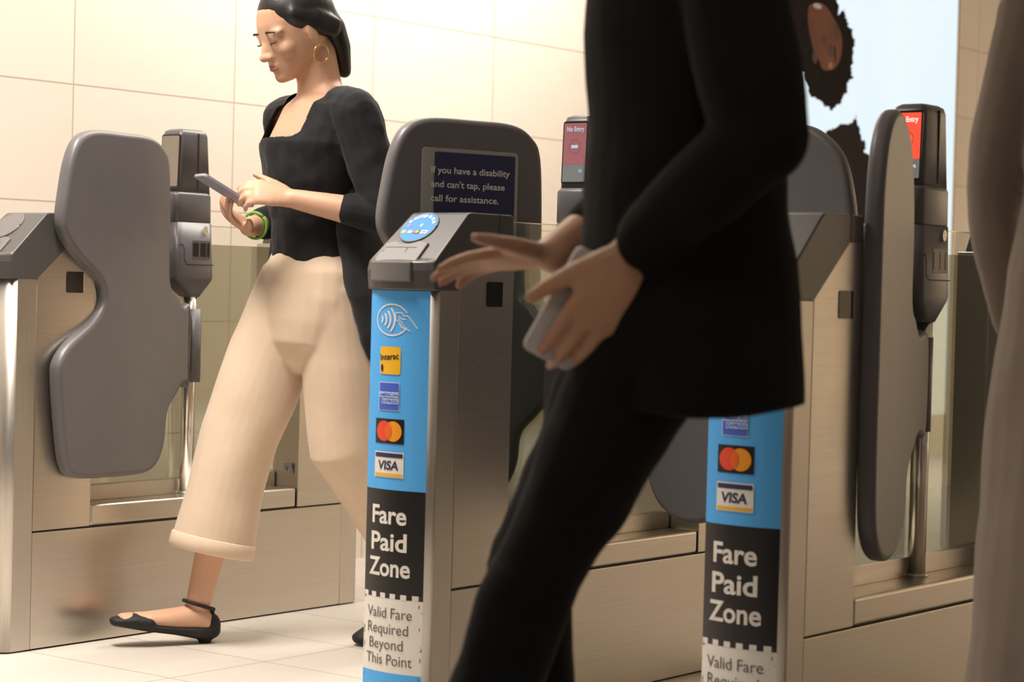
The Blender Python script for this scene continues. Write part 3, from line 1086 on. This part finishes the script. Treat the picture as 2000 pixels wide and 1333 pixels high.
def face_details(person, X, closed=True):
    for s in (-1, 1):
        eb = MB()
        pts = [X @ Vector((.0935 - .012 * (t * t), s * (.031 + .017 * t), .1235 + .004 * (1 - t * t))) for t in (-1, -.5, 0, .5, 1)]
        eb.tube(pts, [.0018, .0028, .0030, .0026, .0014], SK['hair'], 8)
        eb.build('eyebrow', person)
        la = MB()
        pts = [X @ Vector((.0925 - .008 * (t * t), s * (.031 + .015 * t), .0985 + .002 * t * t)) for t in (-1, -.5, 0, .5, 1)]
        la.tube(pts, [.0010, .0016, .0018, .0016, .0010], SK['hair'], 8)
        la.build('eyelashes', person)
    lp = MB()
    for z, r in ((.0462, .0042), (.0385, .0050)):
        pts = [X @ Vector((.0965 - .013 * t * t, .021 * t, z)) for t in (-1, -.6, 0, .6, 1)]
        lp.tube(pts, [.0012, r * .8, r, r * .8, .0012], SK['lip'], 8)
    lp.build('lips', person)


def place(loc, ry=0, rz=0, rx=0):
    return Matrix.Translation(loc) @ Matrix.Rotation(R(rz), 4, 'Z') @ Matrix.Rotation(R(ry), 4, 'Y') @ Matrix.Rotation(R(rx), 4, 'X')


# ---- the woman walking out through the wide lane (x forward, y to her left)
def woman():
    p = empty('person', (3.865, 3.595, 0), R(158), 'person in a black top and beige trousers walking past the left gate, holding a phone', 'person')
    sk = SK['skin']
    X = place((.035, 0, 1.382), 24, 4)
    b = MB()
    head_shapes(b, sk, X)
    # neck, trunk
    b.tube([(.000, 0, 1.29), (.012, 0, 1.36), (.028, 0, 1.43)], [(.062, .064), (.050, .054), (.048, .054)], sk, 18, side=(0, 1, 0))
    b.tube([(0, 0, .80), (0, 0, .90), (.012, 0, 1.02), (.02, 0, 1.12), (.025, 0, 1.21), (.008, 0, 1.285), (.0, 0, 1.32)],
           [(.150, .100), (.160, .108), (.122, .090), (.135, .098), (.150, .098), (.140, .075), (.075, .055)], sk, 22, side=(0, 1, 0))
    # arms
    SHL, ELL_, WRL = (-.005, .168, 1.275), (-.065, .235, 1.030), (.128, .120, 1.070)
    SHR, ELR_, WRR = (.015, -.168, 1.275), (-.010, -.215, 1.035), (.150, -.085, 1.005)
    for sh, el, wr in ((SHL, ELL_, WRL), (SHR, ELR_, WRR)):
        b.tube([(sh[0] * .5, sh[1] * .6, sh[2] + .01), sh], [.045, .048], sk)
        b.tube([sh, tuple((Vector(sh) + Vector(el)) / 2), el], [.046, .040, .035], sk)
        b.tube([el, tuple(Vector(el) * .65 + Vector(wr) * .35), wr], [.035, .036, .0235], sk)
    PH = Vector((.262, .028, 1.085))
    hand(b, WRL, (.85, -.30, .16), (.15, -.75, -.45), (.2, -.1, 1), sk, .172, (30, 34, 38, 42), (.75, .55, .25), 15)
    hand(b, WRR, (.75, .38, .30), (-.05, .55, .75), (.1, .55, -.2), sk, .172, (26, 34, 38, 40), (.7, .6, .4), 15)
    # legs
    HPF, KNF, ANF = (.01, -.085, .86), (.165, -.09, .49), (.250, -.10, .105)
    HPB, KNB, ANB = (-.01, .085, .86), (-.035, .08, .46), (-.285, .08, .150)
    for h, k, a in ((HPF, KNF, ANF), (HPB, KNB, ANB)):
        b.tube([h, tuple((Vector(h) + Vector(k)) / 2), k], [.088, .070, .052], sk)
        b.tube([k, tuple(Vector(k) * .7 + Vector(a) * .3), tuple(Vector(k) * .25 + Vector(a) * .75), a], [.052, .053, .036, .031], sk)
    # feet: the front heel has just landed with the toes up, the rear foot is on its toes
    b.tube([(0.225, -.100, .040), (0.250, -.101, .062), (0.307, -.106, .060), (0.375, -.113, .062), (0.437, -.120, .068)],
           [(.027, .026), (.030, .036), (.034, .028), (.040, .019), (.030, .011)], sk, 14, side=(0, 1, 0))
    b.tube([(-.300, .080, .125), (-.272, .080, .125), (-.220, .080, .085), (-.165, .080, .040), (-.110, .078, .024)],
           [(.027, .026), (.030, .034), (.034, .028), (.040, .019), (.030, .011)], sk, 14, side=(0, 1, 0))
    organic('body', b, p, .0046, 7)
    face_details(p, X)
    # hair: cap drawn back to a low knot at the nape
    hr = MB()
    hr.ball(X @ Vector((-.016, 0, .138)), (.098, .0815, .086), SK['hair'], X.to_3x3() @ Matrix.Rotation(R(-18), 3, 'Y'), 24, 16)
    hr.tube([X @ Vector(q) for q in ((-.070, 0, .120), (-.088, .0, .075), (-.092, 0, .025), (-.088, 0, -.030))], [(.060, .040), (.055, .036), (.042, .030), (.020, .018)], SK['hair'], 18, side=(0, 1, 0))
    for s in (-1, 1):
        hr.tube([X @ Vector(q) for q in ((.030, s * .066, .150), (-.020, s * .077, .120), (-.070, s * .066, .080))], [(.012, .020), (.012, .026), (.012, .026)], SK['hair'], 12, side=(0, 1, 0))
    organic('hair', hr, p, .005, 8)
    er = MB()
    c = X @ Vector((.002, .083, .040))
    er.tube([c + X.to_3x3() @ Vector((.021 * math.cos(t), .004 * math.sin(t), .021 * math.sin(t))) for t in [2 * math.pi * i / 26 for i in range(27)]], [.0016] * 27, SK['gold'], 8, round_ends=False)
    er.build('hoop_earring', p)
    # long-sleeved top with a square scooped neck
    t = MB()
    tm = SK['top']
    t.tube([(0, 0, .905), (.008, 0, .97), (.012, 0, 1.03), (.022, 0, 1.12), (.030, 0, 1.20), (.010, 0, 1.285), (.0, 0, 1.325)],
           [(.162, .112), (.142, .106), (.134, .102), (.150, .114), (.166, .116), (.158, .090), (.085, .066)], tm, 24, side=(0, 1, 0), round_ends=False)
    t.ball((.085, 0, 1.165), (.052, .105, .060), tm)
    for sh, el, wr, q in ((SHL, ELL_, WRL, .40), (SHR, ELR_, WRR, .62)):
        t.tube([(sh[0] * .5, sh[1] * .6, sh[2] + .012), sh], [.056, .061], tm)
        t.tube([sh, tuple((Vector(sh) + Vector(el)) / 2), el], [.060, .056, .049], tm)
        e = Vector(el).lerp(Vector(wr), q)
        t.tube([el, tuple(Vector(el).lerp(e, .5)), tuple(e)], [.049, .045, .040], tm, round_ends=True)

    def scoop(c):
        w = .104 if c.z > 1.235 else .104 - .03 * ((1.235 - c.z) / .02) ** 2
        if c.x > -.01 and abs(c.y) < w and c.z > 1.218:
            return True
        return abs(c.y) < .095 and c.z > 1.285
    organic('top', t, p, .0032, 12, cut=scoop, fold=.012, fsize=.07)
    # open cardigan hanging behind and over the left hip
    cg = MB()
    cm = SK['cardigan']
    cg.tube([(-.055, .075, 1.22), (-.070, .085, 1.08), (-.080, .105, .97), (-.100, .125, .86), (-.130, .130, .77), (-.140, .130, .715)],
            [(.062, .050), (.090, .050), (.115, .045), (.125, .040), (.125, .034), (.105, .026)], cm, 22, side=(1, .55, 0))
    cg.tube([(-.085, -.03, 1.22), (-.095, -.03, 1.05), (-.115, -.03, .92), (-.130, -.02, .80), (-.140, -.02, .73)],
            [(.090, .030), (.120, .032), (.135, .036), (.140, .034), (.120, .022)], cm, 22, side=(0, 1, 0))
    organic('cardigan', cg, p, .006, 6, fold=.02)
    # wide cropped trousers with turned-up cuffs
    tr = MB()
    bm_ = SK['beige']
    tr.tube([(0, 0, .955), (0, 0, .90), (0, 0, .83), (.01, 0, .77)], [(.138, .108), (.168, .122), (.172, .126), (.160, .120)], bm_, 24, side=(0, 1, 0))
    tr.tube([(.010, -.070, .88), (.085, -.083, .70), (.158, -.09, .50), (.195, -.093, .36), (.222, -.097, .225)], [.104, .102, .094, .094, .100], bm_, 26, round_ends=False)
    tr.tube([(-.012, .075, .86), (-.028, .08, .68), (-.050, .08, .48), (-.145, .08, .36), (-.225, .08, .27)], [.100, .098, .092, .092, .096], bm_, 26, round_ends=False)
    organic('trousers', tr, p, .005, 6, fold=.016, fsize=.2)
    for c, d in (((.222, -.097, .225), (.027, -.004, -.135)), ((-.222, .08, .272), (-.08, 0, -.09))):
        cu = MB()
        c, d = Vector(c), Vector(d).normalized()
        cu.tube([c - d * .030, c - d * .027, c + d * .004, c + d * .007], [.100, .1035, .1045, .100], bm_, 28, round_ends=False)
        cu.build('trouser_cuff', p)
    # slip-on shoes with an ankle strap
    sh1 = MB()
    sm = SK['shoe']
    sh1.tube([(0.217, -.100, .030), (0.245, -.101, .028), (0.307, -.106, .036), (0.375, -.113, .046), (0.455, -.121, .058)],
             [(.030, .022), (.034, .020), (.036, .014), (.044, .013), (.026, .009)], sm, 16, side=(0, 1, 0))
    sh1.tube([(0.375, -.113, .056), (0.413, -.117, .062), (0.457, -.121, .062)], [(.044, .022), (.040, .018), (.025, .009)], sm, 16, side=(0, 1, 0))
    sh1.ball((0.219, -.100, .042), (.024, .032, .030), sm)
    sh1.tube([(0.233, -.100, .004), (0.233, -.100, .028)], [.016, .022], sm)
    a = Vector((.250, -.1015, .092))
    sh1.tube([a + Vector((.0365 * math.cos(q), .0345 * math.sin(q), .012 * math.cos(q))) for q in [2 * math.pi * i / 20 for i in range(21)]], [.0055] * 21, sm, 8)
    organic('shoe', sh1, p, .004, 3)
    sh2 = MB()
    sh2.tube([(-.312, .080, .110), (-.272, .080, .095), (-.222, .080, .060), (-.165, .080, .022), (-.095, .078, .012)],
             [(.030, .022), (.034, .016), (.036, .014), (.044, .014), (.030, .010)], sm, 16, side=(0, 1, 0))
    sh2.tube([(-.190, .080, .055), (-.140, .079, .036), (-.092, .078, .018)], [(.044, .024), (.044, .022), (.028, .014)], sm, 16, side=(0, 1, 0))
    sh2.ball((-.310, .080, .125), (.022, .031, .030), sm, Matrix.Rotation(R(35), 3, 'Y'))
    organic('shoe', sh2, p, .004, 3)
    br = MB()
    c = Vector(WRR).lerp(Vector(ELR_), .16)
    ax = (Vector(WRR) - Vector(ELR_)).normalized()
    u = ax.orthogonal().normalized(); v = ax.cross(u)
    br.tube([c + (u * math.cos(q) + v * math.sin(q)) * .0320 for q in [2 * math.pi * i / 26 for i in range(27)]], [.0036] * 27, SK['green'], 8, round_ends=False)
    br.build('bracelet', p)['label'] = 'green band on the right wrist'
    # the phone is a thing of its own
    W = Matrix.Translation((3.865, 3.595, 0)) @ Matrix.Rotation(R(158), 4, 'Z')
    ph = empty('phone', W @ PH, 0, 'phone held low in both hands by the person in beige trousers', 'phone')
    ph.rotation_euler = (W.to_3x3() @ Matrix.Rotation(R(-28), 3, 'Y')).to_euler()
    pb = MB()
    pb.prism(rrect(-.072, .072, -.035, .035, .009), lambda q: (q[0], q[1], -.004), lambda q: (q[0], q[1], .004), SK['phone'])
    pb.build('phone_case', ph, .0015, 2)
    ps = MB()
    ps.prism(rrect(-.069, .069, -.032, .032, .007), lambda q: (q[0], q[1], .0035), lambda q: (q[0], q[1], .0046), SK['phone_glass'])
    ps.build('phone_screen', ph)


woman()


# ---- the passer-by in black, close to the camera (x forward, y to their left)
def black_person():
    O, A = (2.440, 1.607, 0), R(128)
    p = empty('person', O, A, 'person in a black coat and black trousers striding past in front of the gates', 'person')
    sk = SK['skin2']
    X = place((.03, 0, 1.475), 8, 0)
    b = MB()
    head_shapes(b, sk, X)
    b.tube([(-.005, 0, 1.38), (.005, 0, 1.45), (.02, 0, 1.52)], [(.066, .066), (.055, .058), (.052, .058)], sk, 18, side=(0, 1, 0))
    b.tube([(0, 0, .86), (0, 0, .94), (.0, 0, 1.08), (.01, 0, 1.22), (.01, 0, 1.32), (.0, 0, 1.39), (-.005, 0, 1.42)],
           [(.150, .100), (.165, .110), (.140, .098), (.160, .105), (.170, .100), (.150, .078), (.08, .055)], sk, 22, side=(0, 1, 0))
    SHL, EL1, WRL = (-.010, .175, 1.370), (-.070, .265, 1.065), (.072, .160, .930)
    SHR, EL2, WRR = (.000, -.175, 1.370), (.050, -.245, 1.010), (.172, -.130, .925)
    for sh, el, wr in ((SHL, EL1, WRL), (SHR, EL2, WRR)):
        b.tube([(0, sh[1] * .6, sh[2] + .01), sh], [.048, .052], sk)
        b.tube([sh, el], [.050, .038], sk)
        b.tube([el, tuple(Vector(el) * .65 + Vector(wr) * .35), wr], [.038, .040, .0275], sk)
    hand(b, WRL, (.46, -.04, -.88), (.22, -.97, .10), (1, 0, .4), sk, .215, (16, 20, 24, 28), (.78, .55, .25), 14)
    hand(b, WRR, (.97, -.05, -.10), (.05, .25, -.95), (0, 1, .2), sk, .188, (10, 12, 14, 18), (.75, .6, -.1), 12)
    HPL, KNL, ANL = (.0, .09, .90), (.190, .085, .500), (.330, .090, .090)
    HPR, KNR, ANR = (.0, -.09, .90), (.195, -.08, .500), (.180, -.08, .140)
    for h, k, a in ((HPL, KNL, ANL), (HPR, KNR, ANR)):
        b.tube([h, tuple((Vector(h) + Vector(k)) / 2), k], [.088, .070, .053], sk)
        b.tube([k, tuple(Vector(k) * .7 + Vector(a) * .3), a], [.053, .054, .036], sk)
    b.tube([(.305, .09, .045), (.335, .09, .060), (.400, .09, .060), (.470, .09, .062), (.530, .09, .068)], [(.03, .03), (.034, .038), (.038, .030), (.044, .020), (.032, .012)], sk, 14, side=(0, 1, 0))
    b.tube([(.155, -.08, .120), (.18, -.08, .105), (.235, -.08, .060), (.280, -.08, .028), (.320, -.08, .014)], [(.03, .03), (.034, .038), (.038, .030), (.044, .020), (.032, .012)], sk, 14, side=(0, 1, 0))
    organic('body', b, p, .0050, 4)
    face_details(p, X)
    hr = MB()
    hr.ball(X @ Vector((-.026, 0, .140)), (.100, .0835, .092), SK['hair'], X.to_3x3() @ Matrix.Rotation(R(-14), 3, 'Y'), 24, 16)
    hr.ball(X @ Vector((.020, 0, .172)), (.078, .068, .052), SK['hair'], X.to_3x3(), 24, 16)
    organic('hair', hr, p, .006, 4)
    # coat to the thigh, with sleeves
    c = MB()
    cm = SK['coat']
    c.tube([(-.010, 0, .725), (-.008, 0, .85), (-.004, 0, .97), (.0, 0, 1.09), (.005, 0, 1.22), (.005, 0, 1.32), (-.005, 0, 1.405), (-.008, 0, 1.45)],
           [(.205, .160), (.198, .152), (.186, .140), (.180, .132), (.195, .134), (.200, .128), (.170, .100), (.085, .070)], cm, 30, side=(0, 1, 0), round_ends=False)
    for sh, el, wr, q in ((SHL, EL1, WRL, .90), (SHR, EL2, WRR, .55)):
        c.tube([(0, sh[1] * .6, sh[2] + .012), sh], [.068, .074], cm)
        c.tube([sh, tuple((Vector(sh) + Vector(el)) / 2), el], [.073, .068, .058], cm)
        e = Vector(el).lerp(Vector(wr), q)
        c.tube([el, tuple(Vector(el).lerp(e, .5)), tuple(e)], [.058, .053, .044], cm)
    organic('coat', c, p, .006, 8, fold=.018, fsize=.16)
    t = MB()
    tm = SK['trouser']
    for h, k, a in ((HPL, KNL, ANL), (HPR, KNR, ANR)):
        a2 = Vector(k).lerp(Vector(a), .90)
        t.tube([h, tuple((Vector(h) + Vector(k)) / 2), k], [.100, .080, .058], tm, 20)
        t.tube([k, tuple(Vector(k).lerp(a2, .3)), tuple(a2)], [.061, .061, .056], tm, 20, round_ends=False)
    organic('trousers', t, p, .006, 6, fold=.012)
    for pts in ([(.285, .09, .030), (.335, .09, .038), (.400, .09, .046), (.470, .09, .054), (.548, .09, .064)],
                [(.138, -.08, .110), (.175, -.08, .090), (.230, -.08, .046), (.280, -.08, .026), (.333, -.08, .016)]):
        s = MB()
        s.tube(pts, [(.036, .034), (.040, .040), (.043, .034), (.049, .026), (.034, .014)], SK['shoe'], 16, side=(0, 1, 0))
        organic('shoe', s, p, .005, 3)
    # pale phone in the hanging hand
    W = Matrix.Translation(O) @ Matrix.Rotation(A, 4, 'Z')
    hd = Vector((.46, -.04, -.88)).normalized()
    nn = Vector((.22, -.97, .10)); nn = (nn - hd * nn.dot(hd)).normalized()
    ss = hd.cross(nn)
    ss = ss if ss.x > 0 else -ss
    ctr = Vector(WRL) + hd * .105 + nn * .030 + ss * .026
    ph = empty('phone', W @ ctr, 0, 'pale phone in the hanging hand of the person in the black coat', 'phone')
    rot = Matrix((hd, nn.cross(hd), nn)).transposed()
    ph.rotation_euler = (W.to_3x3() @ rot).to_euler()
    q = MB()
    q.prism(rrect(-.075, .075, -.036, .036, .010), lambda a: (a[0], a[1], -.004), lambda a: (a[0], a[1], .004), SK['pale'])
    q.build('phone_case', ph, .0015, 2)
    q = MB()
    q.prism(rrect(-.072, .072, -.033, .033, .008), lambda a: (a[0], a[1], .0035), lambda a: (a[0], a[1], .0046), SK['phone_glass'])
    q.build('phone_screen', ph)


black_person()


# ---- the passer-by in taupe entering the right-hand lane, mostly outside the frame
def taupe_person():
    p = empty('person', (3.19, 1.265, 0), R(0), 'person in a long taupe coat at the right edge of the picture, arm hanging', 'person')
    sk = SK['skin']
    X = place((.03, 0, 1.43), 6, 0)
    b = MB()
    head_shapes(b, sk, X)
    b.tube([(-.005, 0, 1.33), (.005, 0, 1.40), (.02, 0, 1.47)], [(.066, .066), (.053, .056), (.050, .056)], sk, 18, side=(0, 1, 0))
    b.tube([(0, 0, .84), (0, 0, .92), (.0, 0, 1.06), (.01, 0, 1.18), (.01, 0, 1.28), (.0, 0, 1.34), (-.005, 0, 1.37)],
           [(.150, .100), (.165, .110), (.140, .098), (.155, .105), (.165, .100), (.150, .078), (.08, .055)], sk, 22, side=(0, 1, 0))
    arms = []
    for s, fwd in ((1, .10), (-1, -.05)):
        sh, el, wr = (0, s * .180, 1.320), (-.02 + fwd * .2, s * .240, 1.060), (.02 + fwd, s * .250, .835)
        arms.append((sh, el, wr))
        b.tube([(0, sh[1] * .6, sh[2] + .01), sh], [.048, .050], sk)
        b.tube([sh, el], [.048, .037], sk)
        b.tube([el, tuple(Vector(el) * .65 + Vector(wr) * .35), wr], [.037, .038, .026], sk)
        hand(b, wr, (.25, -s * .02, -1), (.1, -s, 0), (1, 0, 0), sk, .178, (14, 18, 20, 24), (.8, .5, .2), 12)
    legs = []
    for s, k_, a_ in ((1, (.09, .09, .47), (.14, .09, .09)), (-1, (.02, -.09, .47), (-.14, -.09, .12))):
        h = (0, s * .09, .88)
        legs.append((h, k_, a_))
        b.tube([h, tuple((Vector(h) + Vector(k_)) / 2), k_], [.088, .070, .052], sk)
        b.tube([k_, tuple(Vector(k_) * .7 + Vector(a_) * .3), a_], [.052, .052, .034], sk)
        b.tube([(a_[0] - .025, a_[1], a_[2] - .045), (a_[0], a_[1], a_[2] - .030), (a_[0] + .065, a_[1], a_[2] - .045), (a_[0] + .13, a_[1], a_[2] - .060), (a_[0] + .19, a_[1], a_[2] - .065)],
               [(.03, .03), (.034, .038), (.038, .030), (.044, .020), (.032, .012)], sk, 14, side=(0, 1, 0))
    organic('body', b, p, .0055, 4)
    face_details(p, X)
    hr = MB()
    hr.ball(X @ Vector((-.026, 0, .140)), (.100, .0835, .092), SK['hair'], X.to_3x3() @ Matrix.Rotation(R(-14), 3, 'Y'), 24, 16)
    hr.ball(X @ Vector((.020, 0, .172)), (.078, .068, .052), SK['hair'], X.to_3x3(), 24, 16)
    organic('hair', hr, p, .006, 4)
    c = MB()
    cm = SK['taupe']
    c.tube([(-.01, 0, .20), (-.01, 0, .45), (-.008, 0, .72), (-.004, 0, .92), (.0, 0, 1.06), (.005, 0, 1.18), (.005, 0, 1.27), (-.005, 0, 1.345), (-.008, 0, 1.39)],
           [(.255, .215), (.245, .200), (.230, .178), (.215, .155), (.190, .138), (.195, .138), (.196, .128), (.165, .098), (.085, .070)], cm, 30, side=(0, 1, 0), round_ends=False)
    for sh, el, wr in arms:
        c.tube([(0, sh[1] * .6, sh[2] + .012), sh], [.066, .072], cm)
        c.tube([sh, tuple((Vector(sh) + Vector(el)) / 2), el], [.071, .066, .058], cm)
        e = Vector(el).lerp(Vector(wr), .93)
        c.tube([el, tuple(Vector(el).lerp(e, .5)), tuple(e)], [.058, .054, .047], cm)
    organic('coat', c, p, .006, 8, fold=.018, fsize=.16)
    for h, k_, a_ in legs:
        t = MB()
        t.tube([tuple(Vector(k_) + Vector((0, 0, .05))), tuple(Vector(k_).lerp(Vector(a_), .3)), tuple(Vector(k_).lerp(Vector(a_), .92))], [.064, .062, .050], SK['trouser'], 18, round_ends=False)
        organic('trouser_leg', t, p, .006, 3)
        s = MB()
        s.tube([(a_[0] - .035, a_[1], a_[2] - .050), (a_[0], a_[1], a_[2] - .045), (a_[0] + .065, a_[1], a_[2] - .055), (a_[0] + .13, a_[1], a_[2] - .064), (a_[0] + .205, a_[1], a_[2] - .070)],
               [(.036, .034), (.040, .040), (.043, .034), (.049, .024), (.034, .014)], SK['shoe'], 16, side=(0, 1, 0))
        organic('shoe', s, p, .005, 3)


taupe_person()
